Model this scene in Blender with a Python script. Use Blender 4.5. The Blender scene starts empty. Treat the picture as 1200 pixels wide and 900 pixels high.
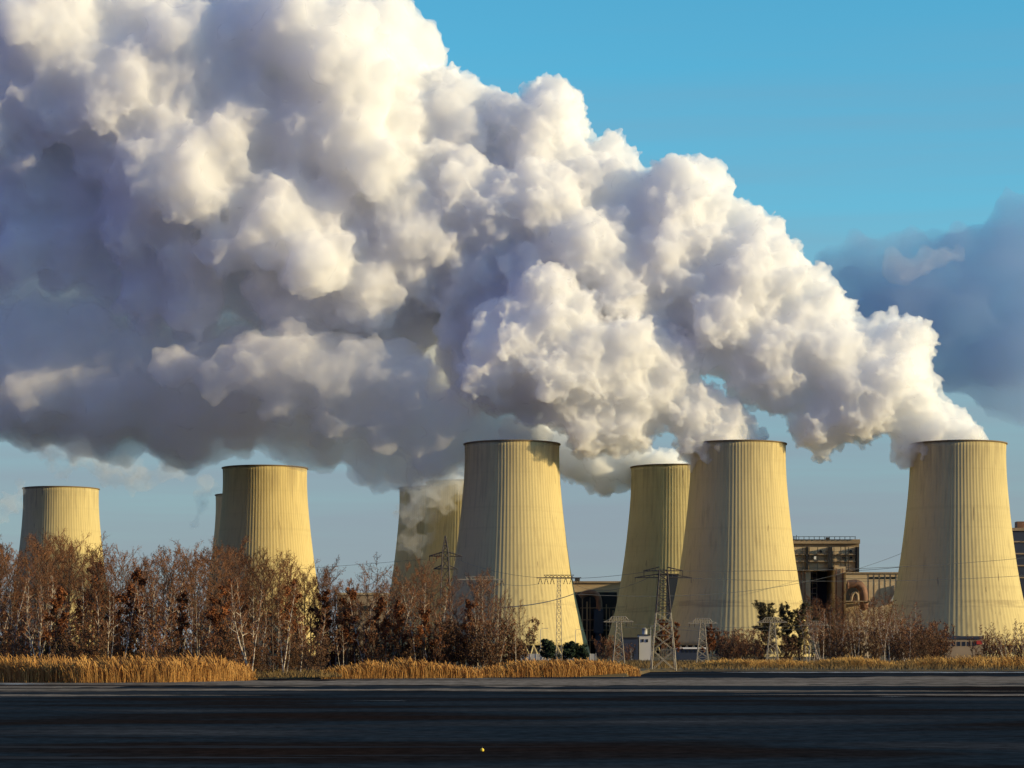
import bpy, bmesh, math, random
import numpy as np
from mathutils import Vector, Matrix
R_ = math.radians
sc = bpy.context.scene
COL = sc.collection

# ------------------------------------------------------------------ camera, sky, sun, exposure
FPX, HOR, CAMZ = 2706.0, 764.0, 3.1          # focal length in pixels of the 1200 px wide photo, horizon row, eye height
cam_d = bpy.data.cameras.new('camera'); cam = bpy.data.objects.new('camera', cam_d); COL.objects.link(cam)
cam.location = (0, 0, CAMZ); cam.rotation_euler = (R_(90), 0, 0)
cam_d.sensor_width = 36; cam_d.lens = 36*FPX/1200; cam_d.shift_y = (HOR-450)/1200
cam_d.clip_start = 1; cam_d.clip_end = 60000
sc.camera = cam
SUN_EL, SUN_AZ = R_(13), R_(105)              # azimuth clockwise from +Y (view direction): from the right and a little behind the camera
w = bpy.data.worlds.new('World'); sc.world = w; w.use_nodes = True
nt = w.node_tree; nt.nodes.clear(); _n = nt.nodes.new; _l = nt.links.new
sky = _n('ShaderNodeTexSky'); sky.sky_type = 'NISHITA'; sky.sun_disc = False
sky.sun_elevation = SUN_EL; sky.sun_rotation = SUN_AZ
sky.air_density = 1.0; sky.dust_density = 0.2; sky.ozone_density = 8.0
SKY_STRENGTH = 0.15
bg = _n('ShaderNodeBackground'); bg.inputs[1].default_value = SKY_STRENGTH
out = _n('ShaderNodeOutputWorld')
# thin grey winter stratus low over the whole horizon, laid out by direction
tc = _n('ShaderNodeTexCoord'); sep = _n('ShaderNodeSeparateXYZ'); mp = _n('ShaderNodeMapping'); mp.inputs['Scale'].default_value = (1.2, 1.2, 22)
ns = _n('ShaderNodeTexNoise'); ns.inputs['Scale'].default_value = 2.2; ns.inputs['Detail'].default_value = 7; ns.inputs['Roughness'].default_value = 0.55
ad = _n('ShaderNodeMath'); ad.operation = 'MULTIPLY_ADD'; ad.inputs[1].default_value = 0.16
rp = _n('ShaderNodeValToRGB'); rp.color_ramp.interpolation = 'EASE'; e = rp.color_ramp.elements
e[0].position = 0.09; e[0].color = (0.90, 0.90, 0.90, 1); e[1].position = 0.37; e[1].color = (0, 0, 0, 1)
hz = _n('ShaderNodeMix'); hz.data_type = 'RGBA'; hz.inputs[7].default_value = (1.32, 1.40, 1.72, 1)
tint = _n('ShaderNodeMix'); tint.data_type = 'RGBA'; tint.blend_type = 'MULTIPLY'; tint.inputs[0].default_value = 1; tint.inputs[7].default_value = (1.30, 1.58, 0.97, 1)
# unseen dark blue sky added behind and left of camera to deepen shade
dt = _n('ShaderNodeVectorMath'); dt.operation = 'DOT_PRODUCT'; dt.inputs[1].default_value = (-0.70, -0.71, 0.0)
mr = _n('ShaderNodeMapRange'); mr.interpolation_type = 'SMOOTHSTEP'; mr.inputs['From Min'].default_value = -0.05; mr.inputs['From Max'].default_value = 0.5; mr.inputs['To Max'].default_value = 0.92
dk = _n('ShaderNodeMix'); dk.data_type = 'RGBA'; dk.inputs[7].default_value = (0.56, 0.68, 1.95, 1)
_l(tc.outputs['Generated'], sep.inputs[0]); _l(tc.outputs['Generated'], mp.inputs[0]); _l(mp.outputs[0], ns.inputs['Vector']); _l(tc.outputs['Generated'], dt.inputs[0])
_l(ns.outputs['Fac'], ad.inputs[0]); _l(sep.outputs['Z'], ad.inputs[2]); _l(ad.outputs[0], rp.inputs['Fac'])
_l(sky.outputs[0], tint.inputs[6]); _l(rp.outputs['Color'], hz.inputs[0]); _l(tint.outputs[2], hz.inputs[6])
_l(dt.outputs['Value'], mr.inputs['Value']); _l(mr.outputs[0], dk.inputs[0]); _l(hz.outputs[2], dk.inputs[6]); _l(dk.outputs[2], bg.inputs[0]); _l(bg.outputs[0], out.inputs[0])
sun_d = bpy.data.lights.new('sun', 'SUN'); sun = bpy.data.objects.new('sun', sun_d); COL.objects.link(sun)
sun_d.energy = 3.9; sun_d.angle = R_(0.5); sun_d.color = (1.0, 0.79, 0.43)
sdir = Vector((math.sin(SUN_AZ)*math.cos(SUN_EL), math.cos(SUN_AZ)*math.cos(SUN_EL), math.sin(SUN_EL)))
sun.rotation_euler = sdir.to_track_quat('Z', 'Y').to_euler(); sun.location = sdir*3000
vs = sc.view_settings; vs.view_transform = 'Standard'; vs.look = 'None'; vs.exposure = 0.5; vs.gamma = 1; vs.use_curve_mapping = False
cy = sc.cycles
cy.max_bounces = 36; cy.diffuse_bounces = 3; cy.glossy_bounces = 3; cy.transmission_bounces = 4; cy.volume_bounces = 32; cy.transparent_max_bounces = 64
cy.use_denoising = True; cy.denoiser = 'OPENIMAGEDENOISE'; cy.use_adaptive_sampling = True; cy.adaptive_threshold = 0.02
cy.volume_step_rate = 1; cy.sample_clamp_indirect = 10

def P(px, py, Y):
    return Vector(((px-600)/FPX*Y, Y, CAMZ+(HOR-py)/FPX*Y))
rng = np.random.default_rng(7)

# ------------------------------------------------------------------ helpers
def tag(o, label=None, cat=None, group=None, kind=None):
    if label: o['label'] = label
    if cat: o['category'] = cat
    if group: o['group'] = group
    if kind: o['kind'] = kind
    return o

def mesh_from(name, V, F, smooth=False):
    """V (n,3), F list of equal-length index arrays (m,k) -> mesh"""
    V = np.asarray(V, np.float32); me = bpy.data.meshes.new(name)
    me.vertices.add(len(V)); me.vertices.foreach_set('co', V.ravel())
    Fs = F if isinstance(F, list) else [F]
    Fs = [np.asarray(f, np.int32) for f in Fs if len(f)]
    loops = np.concatenate([f.ravel() for f in Fs]); tot = np.concatenate([np.full(len(f), f.shape[1]) for f in Fs])
    st = np.concatenate([[0], np.cumsum(tot)[:-1]])
    me.loops.add(len(loops)); me.loops.foreach_set('vertex_index', loops)
    me.polygons.add(len(tot)); me.polygons.foreach_set('loop_start', st.astype(np.int32))
    me.update(calc_edges=True); me.validate()
    me.polygons.foreach_set('use_smooth', np.full(len(tot), bool(smooth)))
    return me

def link(name, me, mat=None, parent=None):
    o = bpy.data.objects.new(name, me); COL.objects.link(o)
    if mat is not None and me is not None and not me.materials: me.materials.append(mat)
    if parent is not None: o.parent = parent
    return o

def mat(name, col, rough=0.85, noise=None, spec=0.3):
    m = bpy.data.materials.new(name); m.use_nodes = True
    b = m.node_tree.nodes['Principled BSDF']
    b.inputs['Base Color'].default_value = (*col, 1); b.inputs['Roughness'].default_value = rough
    b.inputs['Specular IOR Level'].default_value = spec
    if noise:
        n = m.node_tree.nodes; l = m.node_tree.links
        t = n.new('ShaderNodeTexCoord'); x = n.new('ShaderNodeTexNoise'); x.inputs['Scale'].default_value = noise[0]; x.inputs['Detail'].default_value = 6
        r = n.new('ShaderNodeValToRGB'); e = r.color_ramp.elements
        e[0].position = 0.3; e[1].position = 0.7
        e[0].color = (*[c*(1-noise[1]) for c in col], 1); e[1].color = (*[min(1, c*(1+noise[1])) for c in col], 1)
        l.new(t.outputs['Object'], x.inputs['Vector']); l.new(x.outputs['Fac'], r.inputs['Fac']); l.new(r.outputs['Color'], b.inputs['Base Color'])
    return m

class MB:
    """collects boxes, bars and tubes into one mesh"""
    def __init__(s): s.V, s.F, s.n = [], {}, 0
    def add(s, V, F):
        V = np.asarray(V, float); s.V.append(V)
        for f in F: s.F.setdefault(len(f), []).append([i+s.n for i in f])
        s.n += len(V); return s
    def box(s, x0, x1, y0, y1, z0, z1):
        V = [(x, y, z) for z in (z0, z1) for y in (y0, y1) for x in (x0, x1)]
        return s.add(V, [(0,2,3,1), (4,5,7,6), (0,1,5,4), (2,6,7,3), (0,4,6,2), (1,3,7,5)])
    def tube(s, pts, rad, sides=6, cap=True):
        pts = np.asarray(pts, float); m = len(pts); rad = np.broadcast_to(np.asarray(rad, float), (m,))
        t = np.gradient(pts, axis=0); t /= np.linalg.norm(t, axis=1)[:, None]+1e-9
        up = np.array([0, 0, 1.0]) if abs(t[:, 2]).mean() < 0.8 else np.array([1.0, 0, 0])
        a = np.cross(t, up); a /= np.linalg.norm(a, axis=1)[:, None]+1e-9; b = np.cross(t, a)
        th = np.arange(sides)/sides*2*np.pi
        V = pts[:, None]+rad[:, None, None]*(np.cos(th)[None, :, None]*a[:, None]+np.sin(th)[None, :, None]*b[:, None])
        F = [(k*sides+i, k*sides+(i+1) % sides, (k+1)*sides+(i+1) % sides, (k+1)*sides+i) for k in range(m-1) for i in range(sides)]
        if cap and sides > 3: F += [tuple(range(sides)), tuple((m-1)*sides+i for i in range(sides-1, -1, -1))]
        return s.add(V.reshape(-1, 3), F)
    def bar(s, a, b, r=0.05): return s.tube([a, b], r, 4)
    def mesh(s, name, smooth=False): return mesh_from(name, np.concatenate(s.V), [np.array(f) for f in s.F.values()], smooth)
    def build(s, name, m, parent=None, smooth=False): return link(name, s.mesh(name, smooth), m, parent)

def empty(name, loc=(0, 0, 0), rz=0):
    o = bpy.data.objects.new(name, None); COL.objects.link(o); o.location = loc; o.rotation_euler.z = rz; return o
def copy_tree(o, parent=None):
    c = o.copy(); COL.objects.link(c)
    if parent is not None: c.parent = parent
    for ch in list(o.children): copy_tree(ch, c)
    return c

# ------------------------------------------------------------------ ground, water
def world_noise_mat(name, cols, scale, rough=0.9, detail=6, spec=0.2, dist=0.0, bump=0):
    """colour from stretched noise in object space; cols = [(pos, rgb), ...]"""
    m = bpy.data.materials.new(name); m.use_nodes = True; n = m.node_tree.nodes; l = m.node_tree.links
    b = n['Principled BSDF']; b.inputs['Roughness'].default_value = rough; b.inputs['Specular IOR Level'].default_value = spec
    t = n.new('ShaderNodeTexCoord'); mp = n.new('ShaderNodeMapping'); mp.inputs['Scale'].default_value = scale
    x = n.new('ShaderNodeTexNoise'); x.inputs['Scale'].default_value = 1; x.inputs['Detail'].default_value = detail; x.inputs['Distortion'].default_value = dist
    r = n.new('ShaderNodeValToRGB'); e = r.color_ramp.elements
    while len(e) < len(cols): e.new(0.5)
    for k, (p, c) in enumerate(cols): e[k].position = p; e[k].color = (*c, 1)
    l.new(t.outputs['Object'], mp.inputs[0]); l.new(mp.outputs[0], x.inputs['Vector']); l.new(x.outputs['Fac'], r.inputs['Fac']); l.new(r.outputs['Color'], b.inputs['Base Color'])
    if bump:
        bp = n.new('ShaderNodeBump'); bp.inputs['Strength'].default_value = bump; bp.inputs['Distance'].default_value = 0.1
        l.new(x.outputs['Fac'], bp.inputs['Height']); l.new(bp.outputs[0], b.inputs['Normal'])
    return m
def sheet(name, pts, z, m, kind='structure'):
    me = mesh_from(name, [(x, y, z) for x, y in pts], [np.array([list(range(len(pts)))])])
    return tag(link(name, me, m), kind=kind)
M_ground = world_noise_mat('winter_grass', [(0.3, (0.07, 0.045, 0.022)), (0.5, (0.12, 0.08, 0.033)), (0.7, (0.07, 0.06, 0.026))], (0.05, 0.05, 0.05))
M_lake = world_noise_mat('dark_lake_ice', [(0.30, (0.020, 0.013, 0.011)), (0.43, (0.016, 0.015, 0.016)), (0.52, (0.018, 0.027, 0.036)), (0.60, (0.028, 0.031, 0.036)), (0.74, (0.060, 0.062, 0.067))], (0.035, 0.075, 1), 0.9, 9, 0.0, 0.15)
def mottle(m, scale, lo, hi):
    n = m.node_tree.nodes; l = m.node_tree.links; b = n['Principled BSDF']; src = b.inputs['Base Color'].links[0].from_socket
    t = n.new('ShaderNodeTexCoord'); mp = n.new('ShaderNodeMapping'); mp.inputs['Scale'].default_value = scale; x = n.new('ShaderNodeTexNoise'); x.inputs['Scale'].default_value = 1; x.inputs['Detail'].default_value = 8; x.inputs['Roughness'].default_value = 0.7
    r = n.new('ShaderNodeMapRange'); r.inputs['From Min'].default_value = 0.3; r.inputs['From Max'].default_value = 0.7; r.inputs['To Min'].default_value = lo; r.inputs['To Max'].default_value = hi
    k = n.new('ShaderNodeVectorMath'); k.operation = 'SCALE'; l.new(t.outputs['Object'], mp.inputs[0]); l.new(mp.outputs[0], x.inputs['Vector']); l.new(x.outputs['Fac'], r.inputs['Value']); l.new(src, k.inputs[0]); l.new(r.outputs[0], k.inputs['Scale']); l.new(k.outputs[0], b.inputs['Base Color'])
mottle(M_lake, (1.3, 0.9, 1), 0.5, 1.5)
M_slush = world_noise_mat('grey_slush_ice', [(0.34, (0.05, 0.038, 0.032)), (0.46, (0.17, 0.135, 0.105)), (0.56, (0.24, 0.19, 0.15)), (0.68, (0.06, 0.05, 0.045))], (0.010, 0.09, 1), 0.9, 7, 0.0)
M_thin = world_noise_mat('thin_grey_ice', [(0.36, (0.012, 0.012, 0.014)), (0.6, (0.035, 0.037, 0.042))], (0.05, 0.3, 1), 0.9, 8, 0.0)
M_frost = world_noise_mat('frosted_ice_edge', [(0.4, (0.08, 0.075, 0.07)), (0.62, (0.36, 0.34, 0.33))], (0.4, 0.3, 1))
def shore_x(px, py): Y = CAMZ*FPX/(py-HOR); return ((px-600)/FPX*Y, Y)
SH = [shore_x(-900, 797), shore_x(-50, 799), shore_x(150, 799), shore_x(285, 797), shore_x(300, 795), shore_x(480, 794), shore_x(735, 792.5), shore_x(752, 790), shore_x(762, 787), shore_x(800, 786.5), shore_x(880, 786.5), shore_x(1250, 786), shore_x(2400, 785)]
me = bpy.data.meshes.new('ground'); bm = bmesh.new()
front = [bm.verts.new((x, y, 0.0)) for x, y in SH]; bank = [bm.verts.new((x, y+2.5, 0.35)) for x, y in SH]
back = [bm.verts.new((x*60 if i else -40000, 45000, 0.35)) for i, (x, y) in enumerate(SH)]; low = [bm.verts.new((x, y-0.3, -0.6)) for x, y in SH]
for A, B in ((low, front), (front, bank), (bank, back)):
    for i in range(len(SH)-1): bm.faces.new((A[i], A[i+1], B[i+1], B[i]))
bm.to_mesh(me); bm.free(); tag(link('ground', me, M_ground), kind='structure')
mottle(M_slush, (0.7, 0.2, 1), 0.45, 1.6)
sheet('lake', [(-6000, -800), (6000, -800), (6000, 470), (-6000, 470)], -0.05, M_lake)
def streak(name, px0, px1, py0, py1, m, z, taper=0.5, n=160):
    xs = np.linspace(px0, px1, n); u = np.linspace(0, 1, n); V = []
    for side in (0, 1):
        for x, t in zip(xs, u):
            k = min(1, min(t, 1-t)/taper*2) if taper else 1
            mid = (py0+py1)/2; h = (py1-py0)/2*k*(1+0.15*math.sin(x*0.11+side)+0.2*math.sin(x*0.023+2*side)+0.25*math.sin(x*0.0057+py0))
            X, Y = shore_x(x, mid+(h if side == 0 else -h)+1e-3*side); V.append((X, Y, z))
    F = [(i, i+1, n+i+1, n+i) for i in range(n-1)]
    return tag(link(name, mesh_from(name, V, [np.array(F)]), m), kind='structure')
for i_, (a_, b_, c_, d_) in enumerate(((-900, 900, 795, 806), (-300, 1500, 795.5, 803), (300, 2200, 792, 799.5), (-900, 480, 804, 811), (120, 860, 806, 809.5), (700, 1900, 801, 804), (-200, 330, 813, 815), (520, 1250, 808, 810.5), (850, 1700, 812, 814.5), (-400, 700, 872, 875.5), (260, 620, 883, 884), (-300, 420, 884, 888.5))):
    streak('slush_ice', a_, b_, c_, d_, M_slush if i_ < 9 else M_thin, -0.046+0.0004*i_, 1.0)
streak('ice_edge', 840, 1500, 787.0, 788.0, M_frost, -0.041, 0.2)
streak('ice_edge', 412, 478, 820.0, 820.5, M_frost, -0.041, 1.0)
streak('ice_edge', -40, 60, 800.5, 801.5, M_frost, -0.038, 0.5)
streak('ice_edge', 1020, 1085, 815.2, 815.5, M_frost, -0.041, 1.0)

# ------------------------------------------------------------------ cooling towers
K = 1380/FPX
PROF = [(521, 55.5), (533, 55.2), (545, 55.3), (562, 56.1), (580, 57.5), (600, 59.5), (620, 61.7), (640, 64.2), (662, 67.3), (684, 71), (700, 74.2), (713, 77.2), (730, 81.5), (748, 86.5), (757, 89)]
PZ = np.array([CAMZ+(HOR-p)*K for p, _ in PROF])[::-1]; PR = np.array([h*K for _, h in PROF])[::-1]
def tower_shell():
    NR, per = 96, 6
    prof = np.array([0.0, 0.0, 0.0, 0.09, 0.11, 0.09])
    th = np.arange(NR*per)/(NR*per)*2*np.pi; rib = np.tile(prof, NR); V = []
    zs = np.linspace(PZ[0], PZ[-1]-0.8, 44)
    for z in zs:
        r = np.interp(z, PZ, PR)+rib; V.append(np.stack([r*np.cos(th), r*np.sin(th), np.full_like(th, z)], 1))
    for z in list(zs[::-1][::6])+[zs[0]]:
        r = np.interp(z, PZ, PR)-0.9+0*rib; V.append(np.stack([r*np.cos(th), r*np.sin(th), np.full_like(th, z)], 1))
    n = NR*per; i = np.arange(n); j = (i+1) % n
    F = [np.stack([k*n+i, k*n+j, (k+1)*n+j, (k+1)*n+i], 1) for k in range(len(V)-1)]
    F.append(np.stack([(len(V)-1)*n+i, (len(V)-1)*n+j, j, i], 1))
    return mesh_from('tower_shell', np.concatenate(V), [np.concatenate(F)], True)
def ring_mesh(name, prof, n=192):
    th = np.arange(n)/n*2*np.pi; V = np.concatenate([np.stack([r*np.cos(th), r*np.sin(th), np.full(n, z)], 1) for r, z in prof])
    i = np.arange(n); j = (i+1) % n; m = len(prof)
    F = [np.stack([k*n+i, k*n+j, ((k+1) % m)*n+j, ((k+1) % m)*n+i], 1) for k in range(m)]
    return mesh_from(name, V, [np.concatenate(F)])
def concrete(name, base, dirt, streak_col):
    m = bpy.data.materials.new(name); m.use_nodes = True
    n = m.node_tree.nodes; l = m.node_tree.links; b = n['Principled BSDF']; b.inputs['Roughness'].default_value = 0.92; b.inputs['Specular IOR Level'].default_value = 0.1
    t = n.new('ShaderNodeTexCoord'); oi = n.new('ShaderNodeObjectInfo')
    of = n.new('ShaderNodeVectorMath'); of.operation = 'MULTIPLY_ADD'; l.new(oi.outputs['Random'], of.inputs[0]); of.inputs[1].default_value = (900, 700, 0); l.new(t.outputs['Object'], of.inputs[2])
    def noise(scale, detail, p0, p1, src=None):
        mp = n.new('ShaderNodeMapping'); mp.inputs['Scale'].default_value = scale; x = n.new('ShaderNodeTexNoise'); x.inputs['Scale'].default_value = 1; x.inputs['Detail'].default_value = detail
        r = n.new('ShaderNodeMapRange'); r.inputs['From Min'].default_value = p0; r.inputs['From Max'].default_value = p1
        l.new(of.outputs[0], mp.inputs[0]); l.new(mp.outputs[0], x.inputs['Vector']); l.new(x.outputs['Fac'], r.inputs['Value']); return r.outputs[0]
    def mix(fac, A, col, amt):
        k = n.new('ShaderNodeMath'); k.operation = 'MULTIPLY'; k.inputs[1].default_value = amt; l.new(fac, k.inputs[0])
        x = n.new('ShaderNodeMix'); x.data_type = 'RGBA'; l.new(k.outputs[0], x.inputs[0])
        if isinstance(A, tuple): x.inputs[6].default_value = (*A, 1)
        else: l.new(A, x.inputs[6])
        x.inputs[7].default_value = (*col, 1); return x.outputs[2]
    c = mix(noise((0.05, 0.05, 0.03), 5, 0.35, 0.7), base, dirt, 0.35)
    c = mix(noise((0.5, 0.5, 0.012), 4, 0.54, 0.72), c, streak_col, 0.32)          # rain streaks running down the shell
    c = mix(noise((0.35, 0.35, 0.03), 3, 0.70, 0.74), c, streak_col, 0.75)         # a few dark drips
    c = mix(noise((0.004, 0.004, 0.35), 3, 0.55, 0.75), c, dirt, 0.35)             # casting lifts
    sz = n.new('ShaderNodeSeparateXYZ'); l.new(t.outputs['Object'], sz.inputs[0]); top = n.new('ShaderNodeMapRange'); top.inputs['From Min'].default_value = 96; top.inputs['From Max'].default_value = 124; l.new(sz.outputs['Z'], top.inputs['Value'])
    tm = n.new('ShaderNodeMath'); tm.operation = 'MULTIPLY'; l.new(top.outputs[0], tm.inputs[0]); l.new(noise((0.35, 0.35, 0.05), 5, 0.40, 0.62), tm.inputs[1])
    c = mix(tm.outputs[0], c, streak_col, 0.40)                                    # soot and algae hanging from the rim
    lo = n.new('ShaderNodeMath'); lo.operation = 'COMPARE'; lo.inputs[1].default_value = 31; lo.inputs[2].default_value = 2.2; l.new(sz.outputs['Z'], lo.inputs[0])
    lm = n.new('ShaderNodeMath'); lm.operation = 'MULTIPLY'; l.new(lo.outputs[0], lm.inputs[0]); l.new(noise((0.06, 0.06, 0.5), 5, 0.42, 0.62), lm.inputs[1])
    c = mix(lm.outputs[0], c, streak_col, 0.35)                                    # grime band low on the shell
    l.new(c, b.inputs['Base Color']); return m
M_conc = concrete('tower_concrete', (0.57, 0.465, 0.225), (0.43, 0.345, 0.17), (0.20, 0.15, 0.09))
M_dark = mat('dark_steel', (0.035, 0.032, 0.032), 0.7)
M_rim = mat('weathered_rim', (0.19, 0.14, 0.08), 0.9)
shell_me = tower_shell(); shell_me.materials.append(M_conc)
zt, rt, zb, rb = PZ[-1], PR[-1], PZ[0], PR[0]
rim_me = ring_mesh('rim', [(rt+0.25, zt-0.8), (rt+0.8, zt-0.6), (rt+0.8, zt), (rt-1.1, zt), (rt-1.1, zt-0.8)]); rim_me.materials.append(M_rim)
bs = MB()
for k in range(56):
    for d in (-0.5, 0.5):
        a0, a1 = (k)/56*2*math.pi, (k+d)/56*2*math.pi
        bs.tube([((rb+1.6)*math.cos(a0), (rb+1.6)*math.sin(a0), -0.2), ((rb-0.45)*math.cos(a1), (rb-0.45)*math.sin(a1), zb+0.2)], 0.45, 6)
base_me = bs.mesh('support_columns'); base_me.materials.append(M_conc)
basin_me = ring_mesh('basin_wall', [(rb+3, -0.3), (rb+3, 1.7), (rb+2.4, 1.7), (rb+2.4, -0.3)]); basin_me.materials.append(M_conc)
core_me = ring_mesh('fill_packing', [(rb-4, 0), (rb-4, zb+1), (rb-5, zb+1), (rb-5, 0)], 64); core_me.materials.append(M_dark)
TOW = [(600, 1380, 'big sunlit cooling tower with a deep blue shaded side, two cable portals before it'),
       (865, 1380, 'big cooling tower overlapping a smaller yellow one, umbrella pylons and pines at its foot'),
       (1122.5, 1380, 'big cooling tower with dark drips low on its face, tan boiler hall beside it'),
       (71.5, 1756, 'bright yellow cooling tower alone over the wood, no thick plume on its mouth'),
       (310.5, 1560, 'cooling tower with blue shaded side rising behind the bare wood, grey steam over its rim'),
       (789, 1552, 'smaller cooling tower half hidden behind a big one, lattice pylon before it'),
       (512, 1750, 'dull grey cooling tower in steam shade, narrow and pale, left of its darker twin'),
       (545, 1690, 'dark brown shaded cooling tower between a pale grey twin and the big blue sided tower'),
       (295, 1830, 'hidden cooling tower showing only a brown sliver beside the blue sided tower over the wood')]
for (px, Y, lab) in TOW:
    p = P(px, HOR, Y); root = tag(empty('cooling_tower', (p.x, Y, 0.35)), lab, 'cooling tower', 'cooling towers of the power station')
    for nm, me in (('tower_shell', shell_me), ('rim', rim_me), ('support_columns', base_me), ('basin_wall', basin_me), ('fill_packing', core_me)): link(nm, me, None, root)
    root.rotation_euler.z = rng.uniform(0, 6.28)

# ------------------------------------------------------------------ power station buildings
M_tan = world_noise_mat('tan_cladding', [(0.35, (0.46, 0.34, 0.21)), (0.65, (0.56, 0.43, 0.27))], (0.03, 0.03, 0.2))
M_tan2 = world_noise_mat('brown_concrete', [(0.35, (0.26, 0.19, 0.12)), (0.65, (0.36, 0.27, 0.18))], (0.05, 0.05, 0.1))
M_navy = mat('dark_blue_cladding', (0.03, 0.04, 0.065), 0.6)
M_shade = mat('opening_shade', (0.02, 0.02, 0.024), 0.9)  # near-black boxes on the walls paint the shade inside openings and recesses
M_rust = mat('rusty_duct', (0.20, 0.10, 0.06), 0.7, (0.15, 0.35))
M_pale = mat('pale_render', (0.55, 0.52, 0.47), 0.8)
M_steel = mat('galvanised_steel', (0.42, 0.40, 0.36), 0.55)
M_red = mat('red_paint', (0.45, 0.04, 0.03), 0.5)
M_white = mat('white_paint', (0.75, 0.73, 0.70), 0.5)
M_glass = mat('dark_window', (0.02, 0.025, 0.03), 0.15, None, 0.5)
def bx(mb, px0, px1, py0, py1, Y, depth, z1=None):
    """a box whose front stands at distance Y and covers these pixels of the photo"""
    k = Y/FPX; x0, x1 = (px0-600)*k, (px1-600)*k; zt_ = CAMZ+(HOR-py0)*k; zb_ = 0.2 if py1 is None else CAMZ+(HOR-py1)*k
    return mb.box(x0, x1, Y, Y+depth, zb_, zt_)
def pb(name, parent, m, boxes, Y):
    if name in ('wall', 'roof'):
        mb = MB()
        for b in boxes: bx(mb, *b[:4], Y+(b[4] if len(b) > 4 else 0), b[5] if len(b) > 5 else 3)
        return mb.build(name, m, parent)
    for b in boxes:
        mb = MB(); bx(mb, *b[:4], Y+(b[4] if len(b) > 4 else 0), b[5] if len(b) > 5 else 3); o = mb.build(name, m, parent)
    return o
def duct(name, parent, m, pts, r, Y, sides=20):
    k = Y/FPX; pp = [P(px, py, Y)[:] for px, py in pts]
    q = np.array(pp); t = np.linspace(0, len(q)-1, 24); q2 = np.stack([np.interp(t, np.arange(len(q)), q[:, c]) for c in range(3)], 1)
    for _ in range(4): q2[1:-1] = (q2[:-2]+q2[1:-1]*2+q2[2:])/4
    return MB().tube(q2, r*k, sides).build(name, m, parent, True)
# boiler house between the two right towers
Y = 1560; r = tag(empty('boiler_house', P(968, HOR, Y)), 'tan boiler house with open steel galleries and dark bay between the two right towers', 'building')
r.location = (0, 0, 0)
pb('wall', r, M_tan, [(928, 990, 641, 668, 4, 50), (928, 950, 668, None, 4, 50), (978, 991, 664, None, -4, 40), (991, 1003, 641, 671, 4, 50)], Y)
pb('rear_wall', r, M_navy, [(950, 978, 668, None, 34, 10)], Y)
rf = pb('roof', r, M_tan2, [(926, 1008, 632, 637, 2.5, 54), (930, 1007, 637, 641, 5, 48)], Y)
pb('gallery', r, M_tan2, [(928, 1006, 649, 650.2, 1.5, 2.4), (928, 1006, 657, 658.4, 1.5, 2.4), (928, 1006, 668, 669, 1.5, 2.4)], Y)
pb('gallery_post', r, M_dark, [(x, x+0.7, 641, 669, 0.8, 0.5) for x in (929, 940, 948, 958, 970, 977, 985, 994, 1004.5)], Y)
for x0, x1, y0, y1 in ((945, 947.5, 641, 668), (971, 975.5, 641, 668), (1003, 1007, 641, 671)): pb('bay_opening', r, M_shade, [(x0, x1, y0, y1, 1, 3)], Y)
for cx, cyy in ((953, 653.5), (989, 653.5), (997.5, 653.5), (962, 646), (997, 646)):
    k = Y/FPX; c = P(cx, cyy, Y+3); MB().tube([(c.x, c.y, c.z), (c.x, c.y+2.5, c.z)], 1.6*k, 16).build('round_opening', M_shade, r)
pb('roof_vent', rf, M_dark, [(928+i*1.7, 928.6+i*1.7, 627+(i % 3), 632, 10, 0.6) for i in range(4)]+[(968, 972, 629.6, 632, 12, 3)], Y)
pb('pipe', r, M_rust, [(931+i*4.1, 931.8+i*4.1, 669, None, 2.5, 1.2) for i in range(4)]+[(979.5, 980.6, 666, None, -5.6, 1.2), (987, 988, 666, None, -5.6, 1.2)], Y)
pb('stair_tower', r, M_steel, [(951.5, 952.1, 668, None, 20, 0.8), (957, 957.6, 668, None, 20, 0.8)]+[(951.5, 957.6, 671+i*6, 671.6+i*6, 20, 4) for i in range(8)], Y)
pb('railing', r, M_dark, [(928, 1006, y, y+0.35, 1.2, 0.25) for y in (646.3, 654.4, 665.4)], Y)
pb('roof_truss', rf, M_dark, [(930+i*6, 930.5+i*6, 629, 632, 1, 1) for i in range(13)]+[(930, 1003, 628.6, 629.1, 1, 1)], Y)
pb('control_window', r, M_white, [(954, 956.5, 652, 655.5, 0.5, 0.4)], Y)
# lower hall with big duct
Y = 1545; r = empty('turbine_hall'); tag(r, 'low tan hall with a rusty duct elbow at its end beside the rightmost tower', 'building')
pb('wall', r, M_tan, [(991.3, 1075, 672, None, 0, 40)], Y); pb('roof_edge', r, M_tan2, [(991.2, 1076, 670.4, 672, -1, 42)], Y)
pb('bay_shade', r, M_shade, [(992, 1006, 684, 705, -1.2, 1)], Y)
duct('duct', r, M_rust, [(993, 685), (1005, 683.5), (1011, 690), (1012.5, 700), (1012.5, 716)], 5, Y-8)
duct('duct', r, M_tan2, [(997, 705), (998.5, 697), (1002, 694), (1005, 697), (1005, 705)], 1.6, Y-10)
pb('cladding_seam', r, M_tan2, [(1018+i*6.5, 1018.4+i*6.5, 673, 704, -0.25, 0.2) for i in range(8)], Y)
pb('high_window', r, M_glass, [(1018+i*6.5, 1023+i*6.5, 676, 678.6, -0.2, 0.15) for i in range(5)], Y)
pb('platform', r, M_tan2, [(990, 1024, 704, 705.2, -14, 12)], Y)
mb = MB(); k = Y/FPX
a, b_, c_ = P(1043, 705, Y-4), P(1056, 684, Y-4), P(1056, 705, Y-4)
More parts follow.
